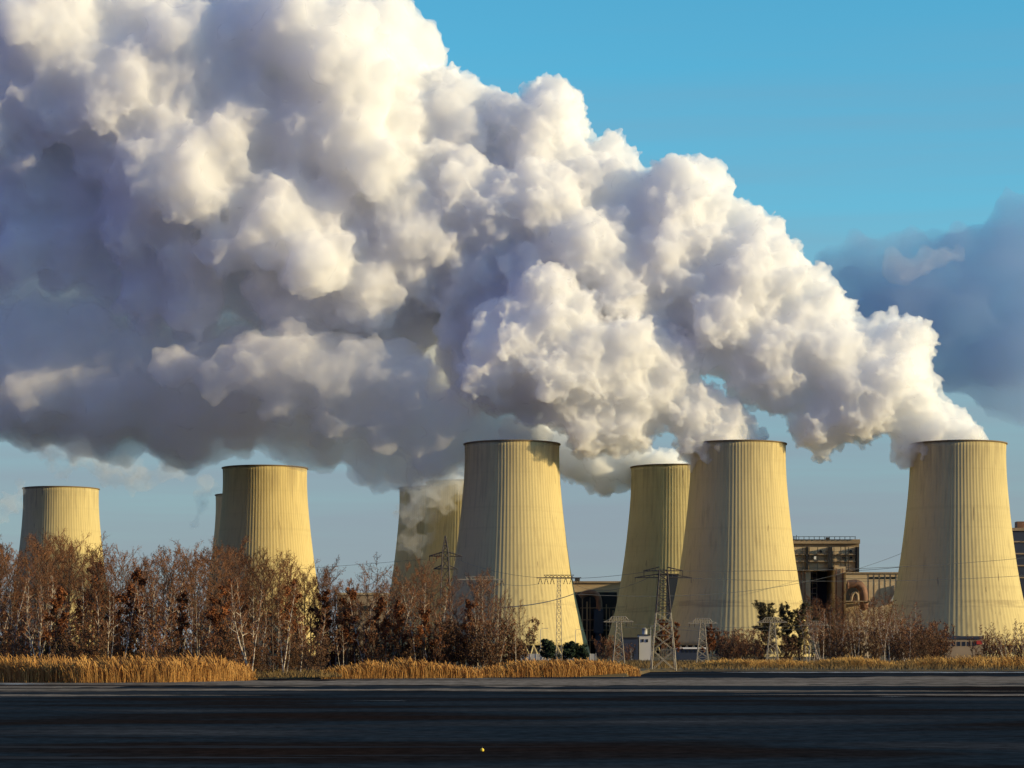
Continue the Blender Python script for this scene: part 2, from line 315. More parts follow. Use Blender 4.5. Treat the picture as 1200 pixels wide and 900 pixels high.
mb.add([a[:], b_[:], c_[:], (a.x, a.y+3, a.z), (b_.x, b_.y+3, b_.z), (c_.x, c_.y+3, c_.z)], [(0, 2, 1), (3, 4, 5), (0, 1, 4, 3), (1, 2, 5, 4), (2, 0, 3, 5)]); mb.build('conveyor_bridge', M_steel, r)
# hall behind the middle tower
Y = 1640; r = empty('bunker_hall'); tag(r, 'long tan hall with dark pipework and arched duct right of the blue sided tower', 'building')
pb('wall', r, M_tan, [(668, 790, 683.2, None, 0, 40)], Y); pb('roof_edge', r, M_tan2, [(667, 791, 681, 683.2, -1.2, 43)], Y)
pb('roof_hut', r, M_dark, [(674, 679.5, 677, 681, 2, 8)], Y)
pb('bay_shade', r, M_shade, [(672, 723, 694, None, -2, 2)], Y)  # solid dark slab stands in for the shaded recess behind the pipework
duct('duct', r, M_rust, [(680, 700), (684, 696), (694, 694), (701, 698), (702.5, 708), (702.5, 716)], 3.6, Y-9)
pb('pipe_stack', r, M_navy, [(696, 707, 714, 742, -11, 8), (698, 705, 742, None, -10, 5)], Y)
pb('pipe', r, M_tan2, [(x, x+w_, y0, None, -7, 1.5) for x, w_, y0 in ((682, 1.2, 702), (687, 1.8, 705), (691, 0.9, 700), (710, 1.2, 708), (714, 0.8, 712), (718, 1.2, 715))], Y)
pb('walkway', r, M_tan2, [(680, 722, y, y+0.7, -8, 2) for y in (712, 726, 738, 750)], Y)
Y = 1470; r = empty('transfer_tower'); tag(r, 'dark blue block standing in the gap between the overlapping towers', 'building')
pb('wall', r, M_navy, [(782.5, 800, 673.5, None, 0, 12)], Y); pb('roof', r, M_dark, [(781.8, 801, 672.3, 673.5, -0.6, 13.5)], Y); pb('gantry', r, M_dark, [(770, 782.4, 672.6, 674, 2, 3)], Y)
# block behind the right tower
Y = 1600; r = empty('boiler_block'); tag(r, 'dark grey block cut by the picture edge behind the rightmost tower', 'building')
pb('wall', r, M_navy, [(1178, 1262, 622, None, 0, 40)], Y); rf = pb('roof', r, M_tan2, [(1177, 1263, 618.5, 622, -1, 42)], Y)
pb('floor_band', r, M_tan2, [(1178, 1262, y, y+1.6, -0.6, 0.5) for y in (634, 648, 662, 676)], Y)
pb('roof_machine', rf, M_rust, [(1192, 1203, 611, 618.4, 4, 8), (1206, 1211, 608, 618.4, 6, 6)], Y)
# far hall behind the wood
Y = 2050; r = empty('far_hall'); tag(r, 'long brown hall seen through bare trees left of the pale grey tower', 'building')
pb('wall', r, M_tan2, [(395, 545, 697, None, 0, 40)], Y); pb('roof', r, M_tan, [(394, 546, 694.5, 697, -1, 42)], Y)
pb('window_band', r, M_glass, [(398, 542, 710, 716, -0.4, 0.3)], Y)
# low buildings along the site road
Y = 760; r = empty('works_building'); tag(r, 'dark blue box building by the foot of the white legged lattice pylon', 'building')
pb('wall', r, M_navy, [(729.5, 748, 748, None, 0, 12)], Y); pb('roof', r, M_dark, [(729, 748.6, 746.6, 748, -0.4, 13)], Y); pb('door', r, M_steel, [(738, 741, 760, None, -0.15, 0.1)], Y)
r = empty('pump_house'); tag(r, 'small pale house with grey tank on its roof next to the dark blue box', 'building')
pb('wall', r, M_pale, [(749, 763, 744.5, None, 2, 9)], Y); pb('roof', r, M_dark, [(748.7, 763.5, 743.4, 744.5, 1.6, 10)], Y); pb('window', r, M_glass, [(752, 754.5, 749, 752.5, 1.85, 0.1), (757, 759.5, 749, 752.5, 1.85, 0.1)], Y)
t0 = P(755.5, 743.4, Y+5); MB().tube([t0[:], (t0.x, t0.y, t0.z+1.9)], 0.85, 16).tube([(t0.x, t0.y, t0.z+1.9), (t0.x, t0.y, t0.z+2.2)], [0.85, 0.2], 16).build('tank', M_steel, r, True)
Y = 800; r = empty('pale_shed'); tag(r, 'long pale flat roofed shed at the foot of the tower right of the pylon', 'building')
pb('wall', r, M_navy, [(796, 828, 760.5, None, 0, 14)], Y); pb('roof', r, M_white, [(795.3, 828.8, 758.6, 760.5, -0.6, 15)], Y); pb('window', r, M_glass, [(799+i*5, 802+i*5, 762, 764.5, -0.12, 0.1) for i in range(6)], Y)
Y = 900; r = empty('substation'); tag(r, 'dark low building with a red patch and thin black flue before the rightmost tower', 'building')
pb('wall', r, M_tan2, [(1107, 1152, 748.5, None, 0, 12)], Y); pb('roof', r, M_navy, [(1106, 1153, 745.4, 748.5, -0.6, 13.5)], Y)
pb('window', r, M_glass, [(1110+i*6, 1113.5+i*6, 752, 757, -0.12, 0.1) for i in range(6)], Y); pb('red_panel', r, M_red, [(1144.5, 1151.5, 750.5, 755, -0.5, 0.3)], Y)
c = P(1117.5, 745.4, Y+5); MB().tube([c[:], (c.x, c.y, c.z+3.4)], 0.28, 10).build('flue', M_dark, r)
# fence before the middle tower
Y = 700; r = empty('concrete_fence'); tag(r, 'grey panel fence running along the foot of the blue sided tower', 'fence')
pb('panel', r, M_steel, [(600, 697, 766.2, None, 0.1, 0.12)], Y); pb('post', r, M_pale, [(600+i*7, 600.7+i*7, 765.3, None, 0, 0.25) for i in range(15)], Y)
def lamp_post(px, top, Y, lab):
    b0 = P(px, HOR, Y); zt_ = CAMZ+(HOR-top)*Y/FPX; r = tag(empty('lamp_post', (b0.x, Y, 0.35)), lab, 'lamp post', 'lamp posts along the site road')
    MB().tube([(0, 0, 0), (0, 0, zt_)], [0.14, 0.07], 8).build('pole', M_steel, r); MB().tube([(0, 0, zt_), (0.5, 0, zt_+0.25), (1.5, 0, zt_+0.3)], 0.05, 6).build('arm', M_steel, r)
    MB().box(1.3, 2.1, -0.15, 0.15, zt_+0.22, zt_+0.36).build('lamp_head', M_steel, r)
lamp_post(633.5, 739, 650, 'thin lamp post left of the round dark bush, before the big tower'); lamp_post(674.5, 740, 650, 'thin lamp post right of the round dark bush, before the big tower')
lamp_post(762.5, 736, 700, 'pale lamp post beside the roof tank of the small pale house')

# ------------------------------------------------------------------ pylons and wires
def lattice(mb, z0, z1, w0, w1, n, r, rb_=None):
    rb_ = rb_ or r*0.6; C = [(-1, -1), (1, -1), (1, 1), (-1, 1)]
    zs = [z0+(z1-z0)*(1-(1-i/n)**1.25) for i in range(n+1)]; W = [w0+(w1-w0)*(z-z0)/(z1-z0) for z in zs]
    for cx, cyy in C: mb.tube([(cx*w0, cyy*w0, z0), (cx*w1, cyy*w1, z1)], r, 4)
    for i in range(n):
        for k in range(4):
            a, b = C[k], C[(k+1) % 4]
            mb.bar((a[0]*W[i], a[1]*W[i], zs[i]), (b[0]*W[i+1], b[1]*W[i+1], zs[i+1]), rb_); mb.bar((b[0]*W[i], b[1]*W[i], zs[i]), (a[0]*W[i+1], a[1]*W[i+1], zs[i+1]), rb_)
            mb.bar((a[0]*W[i+1], a[1]*W[i+1], zs[i+1]), (b[0]*W[i+1], b[1]*W[i+1], zs[i+1]), rb_)
def arm(mb, s, z, half, w, rise, r):
    if s:
        tip = (s*half, 0, z)
        for yy in (-w, w): mb.bar((s*w, yy, z), tip, r); mb.bar((s*w, yy, z+rise), tip, r)
        for i in range(1, 5):
            t = i/5; x = s*(w+(half-w)*t); mb.bar((x, -w*(1-t), z), (x, w*(1-t), z+rise*(1-t)), r*0.6); mb.bar((x, w*(1-t), z), (x, w*(1-t), z+rise*(1-t)), r*0.6)
def insulator(root, x, z, h=1.3, r=0.13):
    mb = MB()
    pts = [(x, 0, z-h*i/8) for i in range(9)]; mb.tube(pts, [r*(1 if i % 2 else 0.45) for i in range(9)], 6); mb.build('insulator', M_dark, root)
M_pyl = mat('weathered_pylon_steel', (0.06, 0.05, 0.05), 0.7); M_pylw = mat('pale_pylon_steel', (0.30, 0.26, 0.20), 0.6); M_wire = mat('cable', (0.04, 0.04, 0.045), 0.6)
# dark mast in the wood
Y = 620; p = P(522, HOR, Y); z = lambda py, Y: CAMZ+(HOR-py)*Y/FPX
r = tag(empty('lattice_pylon', (p.x, Y, 0.3)), 'dark lattice pylon with pointed top rising out of the bare wood', 'pylon', 'pylons of the power lines')
mb = MB(); lattice(mb, 0, z(648, Y), 1.9, 0.8, 9, 0.17, 0.10); lattice(mb, z(648, Y), z(629, Y), 0.8, 0.06, 3, 0.14, 0.1); mb.build('mast', M_pyl, r)
for py, hf in ((653, 4.4), (668, 3.2)):
    for s in (-1, 1):
        mb = MB(); arm(mb, s, z(py, Y), hf, 0.8, 1.1, 0.13); ca = mb.build('cross_arm', M_pyl, r); insulator(ca, s*(hf-0.1), z(py, Y)); insulator(ca, s*(hf*0.55), z(py, Y))
# cable portals
for px, py, Y, xs, lab in ((563, 681, 600, (-5.6, -4, -2.2, 2.2, 4, 5.6), 'pale portal mast with flat cross arm before the blue shaded tower side'), (655, 679, 620, (-5, -3.4, -1.8, 1.8, 3.4, 5), 'pale portal mast with hanging insulators before the sunlit tower face')):
    p = P(px, HOR, Y); h = z(py, Y); r = tag(empty('portal_pylon', (p.x, Y, 0.3)), lab, 'pylon', 'pylons of the power lines')
    mb = MB(); lattice(mb, 0, h, 0.8, 0.45, 14, 0.07); mb.build('mast', M_pylw, r)
    mb = MB(); mb.box(-6, 6, -0.12, 0.12, h, h+0.25); MB().box(-4, 4, -0.1, 0.1, h+0.8, h+0.95).build('upper_beam', M_pyl if px > 600 else M_pylw, r)
    for i in range(-4, 4): mb.bar((i, 0, h+0.1), (i+1, 0, h+0.85), 0.06); mb.bar((i+1, 0, h+0.1), (i, 0, h+0.85), 0.06)
    ca = mb.build('cross_arm', M_pyl if px > 600 else M_pylw, r)
    for x in xs:
        m2 = MB()
        for s in (-1, 1): m2.tube([(x+0.1*s+0.45*s*i/6, 0, h-0.1-1.5*i/6) for i in range(7)], [0.12 if i % 2 else 0.06 for i in range(7)], 5)
        m2.build('insulator', M_dark, ca)
# terminal pylon at the water
Y = CAMZ*FPX/(786.8-HOR); p = P(777.5, HOR, Y+2)
r = tag(empty('lattice_pylon', (p.x, Y+2.5, 0.1)), 'tall lattice pylon with pale splayed legs at the water edge', 'pylon', 'pylons of the power lines')
zt_ = z(668, Y); w0 = 1.75; mb = MB(); lattice(mb, 0, 3.3, 1.95, 1.72, 1, 0.085, 0.045); lattice(mb, 3.3, 9.3, 1.72, 1.15, 3, 0.07, 0.035); mb.build('legs', M_pylw, r)
mb = MB(); lattice(mb, 9.3, zt_, 1.15, 0.62, 6, 0.08, 0.045); mb.build('mast', M_pyl, r)
for py, hf in ((669, 3.2), (677, 4.6)):
    for s in (-1, 1):
        mb = MB(); arm(mb, s, z(py, Y), hf, 0.68, 0.6, 0.06); ca = mb.build('cross_arm', M_pyl, r); insulator(ca, s*(hf-0.1), z(py, Y), 0.8, 0.08)
# umbrella pylons
UMB = [(725, 724, 776, 470, 'umbrella topped lattice pylon before the dark pipework bay'), (823, 726, 771, 500, 'umbrella topped pylon before the shaded foot of the overlapping tower'), (905, 725, 769, 520, 'umbrella topped pylon in front of the dark pine'), (954, 729, 767, 560, 'umbrella topped pylon between the pine and the birch thicket')]
for px, py, pb_, Y, lab in UMB:
    p = P(px, HOR, Y); h = z(py, Y); u = Y/FPX; r = tag(empty('lattice_pylon', (p.x, Y, 0.3)), lab, 'pylon', 'umbrella pylons along the shore road')
    mb = MB(); lattice(mb, 0, h-1.1, 7.0*u, 2.5*u, 7, 0.065, 0.035); mb.build('mast', M_pylw, r)
    mb = MB(); mb.box(-17.5*u, 17.5*u, -0.35, 0.35, h-1.2, h-1.02); n_ = 8; top = []
    for i in range(n_+1):
        x = (-11+22*i/n_)*u; zz = h-1.02+ (0.95 if 0 < i < n_ else 0.35); top.append((x, 0, zz)); mb.bar((x, 0, h-1.1), (x, 0, zz), 0.05)
        if i < n_: x2 = (-11+22*(i+1)/n_)*u; mb.bar((x, 0, h-1.1), (x2, 0, h-1.02+(0.95 if i+1 < n_ else 0.35)), 0.05)
    for i in range(n_): mb.bar(top[i], top[i+1], 0.07)
    mb.bar((-17.5*u, 0, h-1.1), top[0], 0.05); mb.bar((17.5*u, 0, h-1.1), top[-1], 0.05)
    hd = mb.build('umbrella_head', M_pylw, r)
    for s in (-1, 1):
        for q in (9, 15): insulator(hd, s*q*u, h-1.2, 0.7, 0.09)
def wire(a, b, sag, lab, rad=0.05, grp='overhead power lines'):
    a, b = np.array(a[:]), np.array(b[:]); t = np.linspace(0, 1, 22)[:, None]; q = a+(b-a)*t; q[:, 2] -= sag*4*(t[:, 0]*(1-t[:, 0]))
    tag(MB().tube(q, rad, 5).build('power_line', M_wire), lab, 'cable', grp)
wire(P(500, 655, 620), P(-400, 640, 900), 8, 'cable leaving the dark pylon over the bare wood', 0.04); wire(P(535, 655, 620), P(770, 668, 372), 3, 'cable from the dark pylon to the waterside pylon', 0.035)
wire(P(778, 669, 372), P(1700, 540, 700), 9, 'cable rising from the waterside pylon past the rightmost tower', 0.04); wire(P(786, 677, 372), P(1700, 575, 700), 9, 'lower cable from the waterside pylon past the rightmost tower', 0.04)
wire(P(585, 712, 610), P(672, 696, 900), 1.0, 'thick dark cable slanting across the sunlit face of the blue sided tower', 0.16); wire(P(672, 696, 900), P(1112, 622, 1500), 14, 'cable passing behind the waterside pylon to the boiler house', 0.10)
wire(P(632, 684, 620), P(587, 684, 600), 0.5, 'short cable strung between the two portal masts', 0.05); wire(P(673, 684, 620), P(760, 677, 374), 2, 'cable from the sunlit portal mast to the waterside pylon', 0.035)
for i, (ya, yb, l_) in enumerate(((729, 731, 'upper cable strung under the umbrella pylon heads'), (733, 735, 'lower cable strung under the umbrella pylon heads'))):
    wire(P(708, ya, 470), P(968, yb, 560), 1.0, l_, 0.035, 'cables of the umbrella pylons'); wire(P(968, yb, 560), P(1400, ya+30, 620), 1.0, l_.replace('under the umbrella pylon heads', 'from the last umbrella pylon across the birches'), 0.035, 'cables of the umbrella pylons')
for ya, yb, l_ in ((692, 600, 'topmost of the cables running from the boiler house behind the rightmost tower'), (683, 575, 'middle cable running from the boiler house behind the rightmost tower')): wire(P(985, ya-14, 1540), P(1400, yb-30, 1450), 16, l_, 0.14)

# ------------------------------------------------------------------ float on the lake
q = shore_x(565, 878.5); r = tag(empty('float', (q[0], q[1], -0.05)), 'small yellow float lying alone on the dark lake', 'float')
mb = MB(); mb.tube([(0, 0, -0.03), (0, 0, 0.0), (0, 0, 0.04), (0, 0, 0.085), (0, 0, 0.10)], [0.03, 0.055, 0.065, 0.045, 0.012], 12); mb.build('float_body', mat('yellow_plastic', (0.75, 0.55, 0.05), 0.4), r, True)
MB().tube([(0, 0, 0.10), (0, 0, 0.15)], [0.012, 0.010], 8).build('cap', M_dark, r)
# ------------------------------------------------------------------ trees
class Tubes:
    """many thin tapered tubes gathered fast into one mesh"""
    def __init__(s): s.V, s.F, s.n = [], [], 0
    def add(s, pts, rad, sides):
        m = len(pts); t = pts[1:]-pts[:-1]; t = np.vstack([t, t[-1:]]); t /= np.linalg.norm(t, axis=1)[:, None]+1e-9
        ref = np.array([0.31, 0.95, 0.05]) if abs(t[0, 1]) < 0.8 else np.array([1.0, 0.1, 0.0])
        a = np.cross(t, ref); a /= np.linalg.norm(a, axis=1)[:, None]+1e-9; b = np.cross(t, a); th = np.arange(sides)/sides*2*np.pi
        V = pts[:, None]+rad[:, None, None]*(np.cos(th)[None, :, None]*a[:, None]+np.sin(th)[None, :, None]*b[:, None])
        i = np.arange(sides); j = (i+1) % sides
        for k in range(m-1): s.F.append(np.stack([k*sides+i, k*sides+j, (k+1)*sides+j, (k+1)*sides+i], 1)+s.n)
        s.V.append(V.reshape(-1, 3)); s.n += m*sides
    def quads(s, C, size, g):
        n = len(C); d = g.normal(size=(n, 3)); d /= np.linalg.norm(d, axis=1)[:, None]; u = np.cross(d, g.normal(size=(n, 3))); u /= np.linalg.norm(u, axis=1)[:, None]; v = np.cross(d, u)
        sz = (size*g.uniform(0.6, 1.4, n))[:, None]; V = np.stack([C-u*sz, C+v*sz*0.6, C+u*sz, C-v*sz*0.6], 1).reshape(-1, 3)
        s.F.append(np.arange(4*n).reshape(n, 4)+s.n); s.V.append(V); s.n += 4*n
    def mesh(s, name, smooth=False): return mesh_from(name, np.concatenate(s.V), [np.concatenate(s.F)], smooth)
def poly(g, p, d, L, n, wob, lift):
    pts = [p]; d = d/np.linalg.norm(d)
    for _ in range(n):
        d = d+g.normal(size=3)*wob+np.array([0, 0, lift]); d /= np.linalg.norm(d); pts.append(pts[-1]+d*L/n)
    return np.array(pts)
def make_tree(seed, h, r0, crown_from, spread, n_limb, n_br, n_tw, stems=1, lean=0.05, leaf=0, leaf_size=0.1, lift=0.10, tw_r=0.016, wob=0.10, dome=False):
    g = np.random.default_rng(seed); T, Cn = Tubes(), Tubes(); tips = []
    for s_ in range(stems):
        ang = g.uniform(0, 6.28); ln = lean*(1 if stems == 1 else 2.2); d0 = np.array([math.cos(ang)*ln, math.sin(ang)*ln, 1])
        hh = h*g.uniform(0.8, 1.0) if s_ else h
        st = poly(g, np.array([g.normal()*0.25*(stems > 1), g.normal()*0.25*(stems > 1), -0.2]), d0, hh, 9, 0.055, 0.03)
        st[:, 2] *= hh/(st[-1, 2]); T.add(st, r0*(1-np.linspace(0, 1, 10)**1.1*0.93)*(1 if s_ == 0 else 0.75), 7)
        for i in range(n_limb):
            u = crown_from+(1-crown_from)*(i+g.uniform())/n_limb*0.98; f = u*9; k = int(min(f, 8)); p = st[k]+(st[k+1]-st[k])*(f-k)
            az = i*2.4+g.uniform(0, 1.2); el = g.uniform(0.35, 1.0); d = np.array([math.cos(az)*math.cos(el), math.sin(az)*math.cos(el), math.sin(el)])
            L = spread*h*((1.05-u*0.75) if not dome else (0.45+0.6*math.sin(math.pi*min(1, 0.12+0.80*(u-crown_from)/(1-crown_from)))))*g.uniform(0.6, 1.15); lb = poly(g, p, d, L, 5, wob, lift)
            rr = r0*0.42*(1.1-u)+0.02; T.add(lb, rr*np.linspace(1, 0.3, 6), 5)
            for j in range(n_br):
                v = 0.2+0.8*(j+g.uniform())/n_br; f2 = v*5; k2 = int(min(f2, 4)); p2 = lb[k2]+(lb[k2+1]-lb[k2])*(f2-k2); dd = lb[k2+1]-lb[k2]; dd /= np.linalg.norm(dd)
                d2 = dd*0.8+g.normal(size=3)*0.6+np.array([0, 0, 0.25]); L2 = L*0.45*(1.1-v*0.5)*g.uniform(0.6, 1.2); br = poly(g, p2, d2, L2, 3, wob*1.4, lift)
                Cn.add(br, np.linspace(tw_r*1.9, tw_r, 4), 3)
                for q in range(n_tw):
                    f3 = (0.15+0.85*(q+g.uniform())/n_tw)*3; k3 = int(min(f3, 2)); p3 = br[k3]+(br[k3+1]-br[k3])*(f3-k3); d3 = (br[k3+1]-br[k3]); d3 = d3/np.linalg.norm(d3)*0.7+g.normal(size=3)*0.65
                    tw = poly(g, p3, d3, L2*0.5*g.uniform(0.6, 1.2), 2, wob*1.5, lift*0.6); Cn.add(tw, np.array([tw_r, tw_r*0.8, tw_r*0.5]), 3); tips += [tw[1], tw[2]]
    if leaf and tips:
        tp = np.array(tips); idx = g.integers(0, len(tp), leaf); Cn.quads(tp[idx]+g.normal(size=(leaf, 3))*0.10, leaf_size, g)
    return T.mesh('trunk', True), Cn.mesh('crown')
M_bark = world_noise_mat('dark_bark', [(0.35, (0.055, 0.038, 0.028)), (0.65, (0.12, 0.085, 0.06))], (3, 3, 0.8))
M_birch = world_noise_mat('birch_bark', [(0.38, (0.10, 0.08, 0.07)), (0.46, (0.45, 0.37, 0.28)), (0.7, (0.62, 0.54, 0.43))], (1.5, 1.5, 2.5))
M_tw1 = mat('brown_twigs', (0.165, 0.072, 0.030), 0.85, (0.6, 0.4)); M_tw2 = mat('red_twigs', (0.20, 0.085, 0.036), 0.85, (0.6, 0.4))
M_lf1 = mat('rust_leaves', (0.20, 0.07, 0.022), 0.8, (0.8, 0.5)); M_lf2 = mat('dry_brown_leaves', (0.13, 0.065, 0.03), 0.85, (0.8, 0.5)); M_pine = mat('pine_needles', (0.075, 0.06, 0.028), 0.8, (0.8, 0.5)); M_evg = mat('dark_evergreen', (0.025, 0.045, 0.022), 0.8, (0.8, 0.4))
KINDS = {}
def kind(key, name, cat, variants, mt, mc):
    KINDS[key] = (name, cat, variants)
    for a, b in variants: a.materials.append(mt); b.materials.append(mc)
kind('alder', 'alder_tree', 'tree', [make_tree(10+i, 15, 0.17, 0.30, 0.24, 20, 7, 7, leaf=700, leaf_size=0.07, lean=0.06, tw_r=0.0145, dome=True) for i in range(6)], M_bark, M_tw1)
kind('birch', 'birch_tree', 'tree', [make_tree(30+i, 12.5, 0.12, 0.38, 0.20, 16, 7, 6, stems=1+i % 3, lean=0.13, lift=0.05, leaf=500, leaf_size=0.06) for i in range(6)], M_birch, M_tw2)
kind('rust', 'oak_tree', 'tree', [make_tree(50+i, 10, 0.15, 0.28, 0.30, 13, 6, 5, leaf=3200, leaf_size=0.13, lean=0.08, wob=0.16) for i in range(4)], M_bark, M_lf1)
kind('shrub', 'willow_shrub', 'shrub', [make_tree(70+i, 4.2, 0.045, 0.12, 0.30, 9, 5, 5, stems=6, lean=0.22, leaf=700, leaf_size=0.07, tw_r=0.012) for i in range(4)], M_bark, M_tw2)
kind('dryshrub', 'hazel_shrub', 'shrub', [make_tree(90+i, 5.0, 0.05, 0.12, 0.30, 9, 5, 5, stems=6, lean=0.20, leaf=1800, leaf_size=0.09, tw_r=0.012) for i in range(3)], M_bark, M_lf2)
kind('pine', 'pine_tree', 'tree', [make_tree(110+i, 11, 0.14, 0.22, 0.26, 26, 7, 6, leaf=30000, leaf_size=0.07, lean=0.05, dome=True, wob=0.16) for i in range(2)], M_bark, M_pine)
kind('bush', 'evergreen_bush', 'bush', [make_tree(120+i, 4.5, 0.06, 0.05, 0.42, 12, 6, 6, stems=3, lean=0.1, leaf=6500, leaf_size=0.13) for i in range(2)], M_bark, M_evg)
FRESH = {}
HT = {'alder': 15, 'birch': 12.5, 'rust': 10, 'shrub': 4.2, 'dryshrub': 5.0, 'pine': 11, 'bush': 4.5}
def plant(k, px, Y, h, lab, grp, sx=None):
    name, cat, var = KINDS[k]; v = int(rng.integers(len(var))); key = (k, v)
    if key not in FRESH:
        o = empty(name); link('trunk', var[v][0], None, o); link('crown', var[v][1], None, o); FRESH[key] = o
    else: o = copy_tree(FRESH[key])
    p = P(px, HOR, Y); s = h/HT[k]; o.location = (p.x, Y, 0.3); o.rotation_euler.z = rng.uniform(0, 6.28); q = sx or 1
    o.scale = (s*q, s*q, s); tag(o, lab, cat, grp); return o
ZONE = [(-40, 130, 'below the far left yellow tower'), (130, 245, 'between the yellow tower and the blue sided one'), (245, 385, 'in front of the blue sided tower over the wood'), (385, 470, 'in the open gap left of the pale grey tower'), (470, 540, 'around the dark pylon'), (540, 625, 'at the thin end of the wood beside the big tower')]
def zone(px):
    for a, b, t in ZONE:
        if a <= px < b: return t
    return ZONE[0][2] if px < 0 else ZONE[-1][2]
WHAT = {'alder': 'tall bare dark alder', 'birch': 'pale stemmed birch', 'rust': 'small rust leaved oak', 'shrub': 'low reddish willow shrub', 'dryshrub': 'brown leaved hazel shrub'}
def topline(px):     # height of the wood's outline in photo rows
    return float(np.interp(px, [0, 60, 110, 150, 220, 300, 340, 400, 430, 470, 520, 560, 590, 615, 640], [644, 639, 652, 661, 652, 655, 664, 676, 672, 664, 668, 676, 695, 722, 745]))
def left(k, px, Y, h):
    if px > 372 and Y < 304: h *= (304+(Y-262)*0.3)/Y; Y = 304+(Y-262)*0.3
    t = zone(px); plant(k, px, Y, h, WHAT[k]+' '+t, WHAT[k]+'s '+t)
for i in range(112):
    px = -18+i*5.7+rng.uniform(-4, 4); Y = rng.uniform(282, 360)
    if px > 400 and i % 2: continue
    top = topline(px)+abs(rng.normal())*14-3; left('alder', px, Y, CAMZ+(HOR-top)*Y/FPX)
for i in range(60):
    px = -15+i*10.4+rng.uniform(-6, 6); Y = rng.uniform(268, 300); top = topline(px)+rng.uniform(18, 65); left('birch', px, Y, CAMZ+(HOR-top)*Y/FPX)
for px, top in ((118, 668), (147, 675), (136, 700), (60, 690), (20, 700), (210, 700), (255, 690), (290, 705), (330, 690), (352, 715), (375, 700), (405, 700), (440, 705), (465, 715), (500, 715), (175, 715), (95, 705), (545, 712)):
    Y = rng.uniform(270, 310); left('rust', px+rng.uniform(-4, 4), Y, CAMZ+(HOR-top)*Y/FPX)
for i in range(84):
    px = -15+i*7.5+rng.uniform(-5, 5); Y = rng.uniform(266, 300); left('shrub' if rng.uniform() < 0.6 else 'dryshrub', px, Y, rng.uniform(3.2, 6.8))
# right hand thickets
def many(k, n, px0, px1, top0, top1, Y0, Y1, lab, grp, sx=None):
    for i in range(n):
        px = px0+(px1-px0)*(i+rng.uniform())/n; Y = rng.uniform(Y0, Y1); top = rng.uniform(top0, top1); plant(k, px, Y, CAMZ+(HOR-top)*Y/FPX, lab, grp, sx)
many('birch', 26, 940, 1075, 702, 728, 540, 640, 'white stemmed birch in the thicket below the tan boiler hall', 'birches below the boiler hall')
many('alder', 14, 945, 1050, 700, 722, 600, 680, 'brown bare tree behind the birches below the tan boiler hall', 'bare trees below the boiler hall')
many('dryshrub', 14, 965, 1105, 735, 750, 540, 600, 'brown shrub at the feet of the birches below the tan boiler hall', 'brown shrubs below the boiler hall')
many('shrub', 10, 1050, 1110, 728, 748, 560, 640, 'reddish shrub between the birch thicket and the red patched low building', 'reddish shrubs by the low building')
many('birch', 12, 1150, 1225, 726, 742, 560, 640, 'white stemmed birch in the clump at the foot of the rightmost tower', 'birches at the right picture edge')
many('shrub', 8, 1145, 1225, 742, 754, 560, 620, 'reddish shrub under the birch clump at the foot of the rightmost tower', 'reddish shrubs at the right picture edge')
many('rust', 3, 828, 842, 734, 744, 560, 620, 'orange leaved young oak beside the pylon at the overlapping tower', 'young oaks by the overlapping tower')
many('shrub', 9, 842, 888, 736, 752, 560, 640, 'reddish shrub below the overlapping tower, left of the pines', 'reddish shrubs below the overlapping tower')
many('dryshrub', 8, 846, 965, 744, 756, 560, 620, 'brown shrub round the feet of the dark pines', 'brown shrubs under the pines')
for px, top, lab in ((901, 713, 'widest dark pine, behind an umbrella pylon'), (921, 716, 'middle pine of the dark group below the tower edge'), (937, 715, 'pine of the dark group nearest the boiler house')): plant('pine', px, 600, CAMZ+(HOR-top)*600/FPX, lab, 'dark pines below the overlapping tower', 1.15)
many('rust', 4, 772, 796, 722, 740, 620, 700, 'rusty leaved tree seen through the legs of the waterside pylon', 'rusty trees behind the waterside pylon')
many('shrub', 5, 700, 745, 745, 757, 560, 620, 'reddish shrub before the dark pipework bay', 'reddish shrubs by the dark pipework bay')
plant('bush', 645.5, 640, CAMZ+(HOR-750.5)*640/FPX, 'round dark green bush before the sunlit tower face', 'bushes before the sunlit tower', 1.3)
for px, top, lab in ((664, 753, 'ragged dark bush right of the round one'), (676, 755, 'low dark bush beside the right lamp post'), (684, 758, 'lowest dark bush at the right foot of the sunlit tower')): plant('bush', px, 650, CAMZ+(HOR-top)*650/FPX, lab, 'bushes before the sunlit tower', 1.3)

